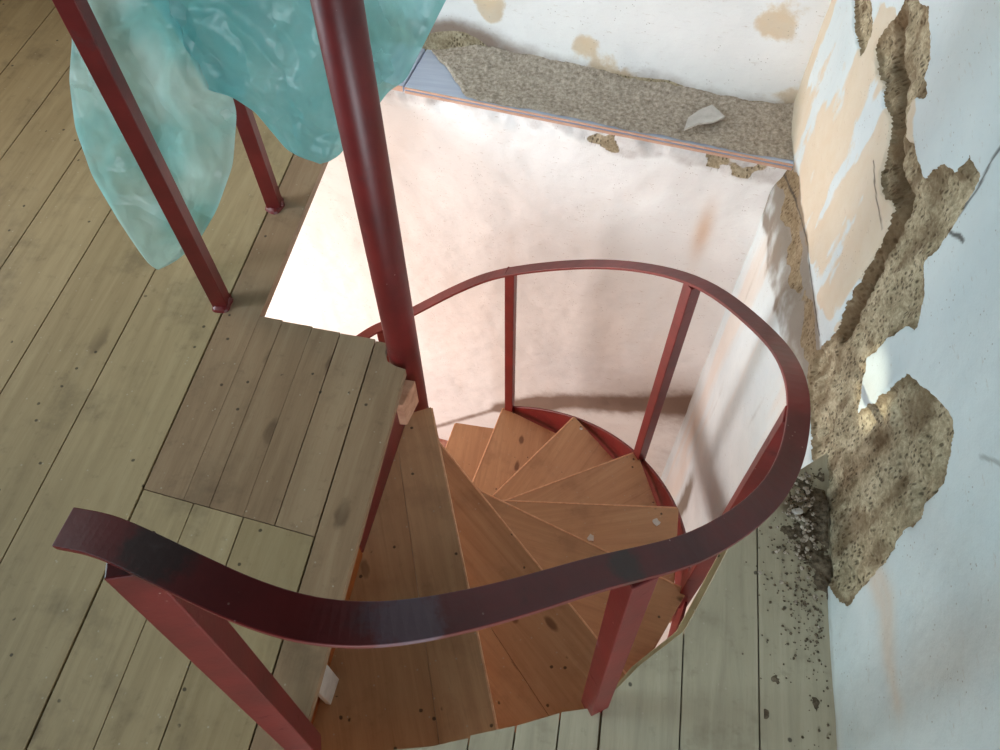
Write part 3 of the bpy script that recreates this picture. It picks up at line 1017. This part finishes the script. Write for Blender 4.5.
def ub_part(mb, name, bevel=0.002):
    o = mb.build(name, RED, None, bevel, 2)
    o.parent = ub
    o.matrix_parent_inverse = Matrix.Translation(ub.location).inverted()
    return o


for (x, y, ang) in ((-0.926, 1.128, 10), (-0.902, 1.487, 10)):
    b = MB()
    r = math.radians(ang)
    a = np.array([math.cos(r), math.sin(r), 0]); c = np.array([-math.sin(r), math.cos(r), 0]); hh = 0.0195
    b.sweep([(x, y, 0.0), (x - 0.012, y, 0.95)], [(a, c)] * 2, [(-hh, -hh), (hh, -hh), (hh, hh), (-hh, hh)])
    ub_part(b, 'post')
    # ragged weld bead at the foot
    w = MB(); ring = []
    n = 24
    for lev, (rad, z) in enumerate(((0.031, 0.0), (0.028, 0.006), (0.021, 0.011))):
        for k in range(n):
            t_ = 2 * PI * k / n
            rr = rad * (1 + 0.16 * math.sin(2 * t_ + x * 9) + 0.07 * math.sin(5 * t_ + y * 5)) 
            ring.append((x + rr * math.cos(t_), y + rr * math.sin(t_), z))
    fs = []
    for lev in range(2):
        for k in range(n):
            k2 = (k + 1) % n
            fs.append((lev * n + k, lev * n + k2, (lev + 1) * n + k2, (lev + 1) * n + k))
    fs.append(tuple(2 * n + k for k in range(n)))
    w.add(ring, fs)
    ub_part(w, 'foot_weld', 0)
b = MB()
b.sweep([(-0.93, 1.0, 0.95), (-0.90, 2.2, 0.95)], [((1, 0, 0), (0, 0, 1))] * 2, [(-0.02, 0), (0.02, 0), (0.02, 0.009), (-0.02, 0.009)])
ub_part(b, 'handrail')

# ------------------------------------------------------------------ plastic bag hung over the balustrade
def resample(chain, n):
    P = [np.array(p, float) for p in chain]
    # smooth the polyline a little
    L = [0]
    for a, b_ in zip(P[:-1], P[1:]):
        L.append(L[-1] + np.linalg.norm(b_ - a))
    out = []
    for i in range(n):
        s = L[-1] * i / (n - 1)
        j = max(k for k in range(len(L)) if L[k] <= s + 1e-9)
        j = min(j, len(P) - 2)
        t = (s - L[j]) / (L[j + 1] - L[j])
        out.append(P[j] * (1 - t) + P[j + 1] * t)
    for _ in range(3):
        o2 = list(out)
        for i in range(1, n - 1):
            o2[i] = 0.25 * out[i - 1] + 0.5 * out[i] + 0.25 * out[i + 1]
        out = o2
    return out


def film(left, right, P0, n3, thick, seed, nr=90, nc=70, folds=3.0, clear=(0.3, 0.5), pale=0.0):
    n3 = np.array(n3, float); n3 /= np.linalg.norm(n3)
    Lc = [on_plane(p, P0, n3) for p in resample(left, nr)]
    Rc = [on_plane(p, P0, n3) for p in resample(right, nr)]
    Lc = np.array(Lc); Rc = np.array(Rc)
    grids = []
    for sgn in (1, -1):
        c = np.linspace(0, 1, nc)
        base = Lc[:, None, :] * (1 - c[None, :, None]) + Rc[:, None, :] * c[None, :, None]
        r = np.linspace(0, 1, nr)[:, None]
        cc = np.repeat(c[None, :], nr, 0); rr = np.repeat(r, nc, 1)
        wid = np.linalg.norm(Rc - Lc, axis=1)[:, None]
        prof = np.sqrt(np.clip(1 - (2 * cc - 1) ** 2, 0, 1))
        bulge = thick * prof * np.minimum(1, wid / 0.12) * smooth(1.02, 0.8, rr)
        hd = np.cross(n3, [0, 0, 1.0]); hd /= np.linalg.norm(hd)
        uu = (base - np.array(P0)) @ hd; vv = base[..., 2]
        sd_ = seed + (0 if sgn > 0 else 50)
        wx = uu + 0.10 * fbm(uu * 4, vv * 4, 2, sd_ + 3); wy = vv + 0.10 * fbm(uu * 4 + 9, vv * 4, 2, sd_ + 4)
        f1 = np.abs(fbm(wx * folds * 2.2 + vv * 2.0, wy * 2.2, 2, sd_))
        f2 = np.abs(fbm(wx * folds * 5.0 - vv * 6.0, wy * 9.0, 2, sd_ + 7))
        f3 = np.abs(fbm(wx * 34 + vv * 12.0, wy * 26.0 - uu * 12, 2, sd_ + 9))
        wr = (0.060 * f1 + 0.026 * f2 + 0.007 * f3 - 0.018) * np.minimum(1, wid / 0.12) * np.minimum(1, prof * 1.6)
        co = base + n3[None, None, :] * (sgn * bulge + wr)[:, :, None]
        idx = np.arange(nr * nc).reshape(nr, nc)
        q = np.stack([idx[:-1, :-1], idx[:-1, 1:], idx[1:, 1:], idx[1:, :-1]], -1).reshape(-1, 4)
        if sgn < 0: q = q[:, ::-1]
        cl = clear[0] + (clear[1] - clear[0]) * (cc if len(clear) < 3 else rr)
        edge = smooth(0.0, 0.05, cc) * smooth(1.0, 0.95, cc)
        cl = cl * (0.55 + 0.45 * edge) * (1 - 0.5 * smooth(0.14, 0.30, f1))
        grids.append((co.reshape(-1, 3), q, {'clear': cl.reshape(-1), 'pale': np.full(cl.size, pale)}))
    return grids


lobe1L = [(50, -60), (70, 0), (72, 40), (69, 80), (75, 128), (92, 176), (118, 220), (138, 250), (150, 266), (158, 270)]
lobe1R = [(150, -60), (178, 0), (205, 45), (229, 85), (237, 112), (233, 165), (217, 210), (197, 244), (175, 262), (158, 270)]
# lobe 1: tip on the floor, leaning towards the rail
tip = on_z((158, 270), 0.035); upp = np.array([-0.99, 1.33, 0.72]); hdir = np.array([0.77, 0.63, 0.0])
n1 = np.cross(hdir, upp - tip)
if n1[1] > 0: n1 = -n1
G = film(lobe1L, lobe1R, tip, n1, 0.012, 5, clear=(0.62, 0.50), pale=1.0)
lobe2L = [(100, -80), (150, 0), (170, 25), (188, 52), (205, 89), (232, 97), (255, 112), (285, 148), (302, 157), (320, 164)]
lobe2R = [(500, -80), (446, 0), (425, 42), (406, 80), (388, 92), (366, 122), (350, 142), (340, 152), (330, 160), (320, 164)]
n2 = np.cross(np.array([0.86, 0.50, 0.0]), np.array([-0.05, 0.10, 1.0]))
if n2[1] > 0: n2 = -n2
G += film(lobe2L, lobe2R, (-0.69, 1.46, 0.25), n2, 0.008, 23, nr=110, nc=100, folds=3.0, clear=(0.20, 0.62))
bag = grids_to_object('plastic_bag', G, PLASTIC, ['clear', 'pale'])
tag(bag, 'crumpled turquoise translucent plastic bag hanging over the left red railing', 'plastic bag')

# ------------------------------------------------------------------ rubble and chips
def rubble_mound():
    ss = np.arange(0.02, 1.225, 0.0055); ts = np.arange(0.0, 1.001, 0.025)
    S, T = np.meshgrid(ss, ts)
    W = 0.197
    front = -0.004 + 0.012 * fbm(S * 12, S * 0, 3, 201)
    # bare triangle of board at the left end
    front = np.maximum(front, 0.205 - (S - 0.005) * 1.02 + 0.018 * fbm(S * 20, S * 0 + 3, 3, 203))
    off = front + T * (W - front)
    h = 0.006 + 0.004 * fbm(S * 30, off * 30, 3, 205) + 0.006 * np.abs(fbm(S * 90, off * 90, 2, 207)) + 0.055 * (np.maximum(off, 0) / W) ** 2.2 * (0.75 + 0.6 * fbm(S * 4, off * 4, 3, 209)) * smooth(0.02, 0.2, S)
    h = h * smooth(-0.06, 0.10, T)
    X = LB0[0] + BD[0] * S - BN[0] * off
    Y = LB0[1] + BD[1] * S - BN[1] * off
    Z = h + 0.0005
    co = np.stack([X, Y, Z], -1).reshape(-1, 3)
    idx = np.arange(S.size).reshape(S.shape)
    q = np.stack([idx[:-1, :-1], idx[:-1, 1:], idx[1:, 1:], idx[1:, :-1]], -1).reshape(-1, 4)
    return co, q, {}


def rock(mb, c, r, rnd, flat=0.6):
    bm = bmesh.new()
    bmesh.ops.create_icosphere(bm, subdivisions=1, radius=r)
    vs = []
    for v in bm.verts:
        s = rnd.uniform(0.65, 1.25)
        vs.append((c[0] + v.co.x * s, c[1] + v.co.y * s, c[2] + v.co.z * s * flat))
    fs = [tuple(v.index for v in f.verts) for f in bm.faces]
    mb.add(vs, fs)
    bm.free()


mound = grids_to_object('plaster_rubble', [rubble_mound()], RUBBLE, ['bare'])
tag(mound, 'grey mortar grit and dust heaped on the ledge along the back wall', 'rubble', kind='stuff')

rnd = random.Random(11)


def in_strip(x, y):
    return y < 0.80 + (x - 0.432) * 0.85 - 0.012


def dirt_layer():
    xs = np.arange(0.44, 0.583, 0.003); ys = np.arange(0.30, 0.93, 0.003)
    X, Y = np.meshgrid(xs, ys)
    cov = np.exp(-((Y - 0.76) / 0.15) ** 2) * smooth(0.13, 0.0, 0.575 - X) * 1.25
    h = 0.010 * (cov - 0.62 + 1.1 * fbm(X * 26, Y * 26, 5, 301)) + 0.004 * cov * fbm(X * 110, Y * 110, 2, 303)
    h = np.minimum(h, 0.012)
    h = np.where(Y > 0.80 + (X - 0.432) * 0.85 - 0.006, -0.01, h)
    co = np.stack([X, Y, h + 0.0002], -1).reshape(-1, 3)
    idx = np.arange(X.size).reshape(X.shape)
    q = np.stack([idx[:-1, :-1], idx[:-1, 1:], idx[1:, 1:], idx[1:, :-1]], -1).reshape(-1, 4)
    keep = (h.reshape(-1)[q] > -0.0015).any(axis=1)
    return co, q[keep], {}


db = MB()
co, q, _ = dirt_layer()
db.add(co, [tuple(f) for f in q])
for i in range(700):
    y = rnd.gauss(0.70, 0.17); x = 0.562 - abs(rnd.gauss(0, 0.055))
    if not in_strip(x, y) or y < 0.26: continue
    r = rnd.choice([0.001, 0.0014, 0.002, 0.002, 0.003])
    rock(db, (x, y, r * 0.4), r, rnd)
deb_dark = len(db.f)
for i in range(130):
    y = rnd.gauss(0.78, 0.09); x = 0.552 - abs(rnd.gauss(0, 0.035))
    if not in_strip(x, y): continue
    r = rnd.uniform(0.002, 0.0065)
    b0 = len(db.f)
    rock(db, (x, y, r * 0.6 + 0.003), r, rnd)
    for k in range(b0, len(db.f)): db.mi[k] = 1 if rnd.random() < 0.9 else 0
deb = db.build('mortar_debris', [SOIL, RUBBLE], merge=False)
tag(deb, 'dark dirt and crumbs of fallen mortar on the floor at the foot of the right wall', 'debris', kind='stuff')


def chip(label, outline, z, thick, group=None, curl=0.0, cat='plaster chip'):
    c = np.mean(np.array(outline), 0)
    mb = MB(); n = len(outline)
    vs = []
    for zz in (0, thick):
        for (x, y) in outline:
            vs.append((x, y, z + zz + curl * abs(math.sin(3 * x * 20))))
    vs.append((c[0], c[1], z + thick * 1.15)); vs.append((c[0], c[1], z))
    fs = [(n + i, n + (i + 1) % n, 2 * n) for i in range(n)] + [((i + 1) % n, i, 2 * n + 1) for i in range(n)]
    fs += [(i, (i + 1) % n, n + (i + 1) % n, n + i) for i in range(n)]
    mb.add(vs, fs)
    o = mb.build('plaster_flake', CHIP, origin=(c[0], c[1], z))
    tag(o, label, cat, group)
    return o


chip('large pale flake of plaster lying on the grit of the ledge', [tuple(on_z(p, 0.03)[:2]) for p in ((684, 130), (688, 118), (700, 110), (712, 105), (725, 117), (714, 122), (698, 124))], 0.026, 0.006)


def blob(c, r, n=9, seed=1, squash=0.7):
    q = random.Random(seed)
    return [(c[0] + r * q.uniform(0.6, 1.15) * math.cos(2 * PI * k / n), c[1] + squash * r * q.uniform(0.6, 1.15) * math.sin(2 * PI * k / n)) for k in range(n)]


chip('white paint flake near the outer end of a middle tread, just above the curved rail', blob(on_z((656, 522), -0.8), 0.013, seed=2, squash=1.0), -0.7995, 0.003)
chip('white paint flake halfway along a middle tread, left of the flake near its outer end', blob(on_z((591, 538), -0.8), 0.012, seed=3, squash=1.2), -0.7995, 0.003)
chip('small white plaster crumb on the floor beside the curved handrail and right wall', blob(on_z((797, 513), 0.0), 0.012, seed=5), 0.0006, 0.008)
chip('small pale crumb on a far tread just left of the far right baluster', blob(on_z((581, 429), -1.2), 0.008, seed=6), -1.1995, 0.003)

# ------------------------------------------------------------------ light
def area(name, loc, target, size, power, color):
    d = bpy.data.lights.new(name, 'AREA')
    d.shape = 'RECTANGLE'; d.size = size[0]; d.size_y = size[1]
    d.energy = power; d.color = color
    o = bpy.data.objects.new(name, d)
    o.location = loc
    v = Vector(target) - Vector(loc)
    o.rotation_euler = v.to_track_quat('-Z', 'Y').to_euler()
    COL.objects.link(o)
    return o


def spread_of(o, deg):
    o.data.spread = math.radians(deg)


area('lower_window_light', (-2.9, 0.7, -1.25), (0.0, 1.5, -1.0), (1.6, 1.6), 108, (1.0, 0.89, 0.85))
area('front_window_light', (0.40, -1.5, 0.62), (0.3, 1.0, 0.50), (0.7, 0.5), 32, (0.84, 0.94, 1.0))
spread_of(area('side_window_light', (-2.8, 0.2, 1.5), (0.575, 0.9, 0.45), (0.9, 1.2), 9, (0.70, 0.93, 1.0)), 80)
spread_of(area('left_window_light', (-3.4, 1.9, 1.0), (-0.9, 1.4, 0.3), (0.9, 1.0), 8, (1.0, 0.91, 0.70)), 90)
spread_of(area('back_wall_fill_light', (-3.2, 0.6, 1.1), (0.1, 2.2, 0.25), (0.8, 0.9), 7, (0.78, 0.90, 1.0)), 55)  # unseen fill added to brighten the upper back wall and ledge
sd = bpy.data.lights.new('sunbeam', 'SPOT')
sd.energy = 420; sd.spot_size = math.radians(3.8); sd.spot_blend = 0.9; sd.color = (1.0, 0.92, 0.68); sd.shadow_soft_size = 0.005
so = bpy.data.objects.new('sunbeam', sd); COL.objects.link(so)
so.location = (-2.3, 0.0, 1.75)
tgt = on_plane((868, 388), (RX, 0, 0), (1, 0, 0))
so.rotation_euler = (Vector(tgt) - so.location).to_track_quat('-Z', 'Y').to_euler()

w = bpy.data.worlds.new('world')
SC.world = w
w.use_nodes = True
bg = w.node_tree.nodes['Background']
bg.inputs[0].default_value = (0.95, 0.94, 0.90, 1)
bg.inputs[1].default_value = 0.04

SC.view_settings.view_transform = 'Standard'
SC.view_settings.look = 'None'
SC.view_settings.gamma = 1.0
SC.view_settings.exposure = 0.0
SC.view_settings.use_curve_mapping = False
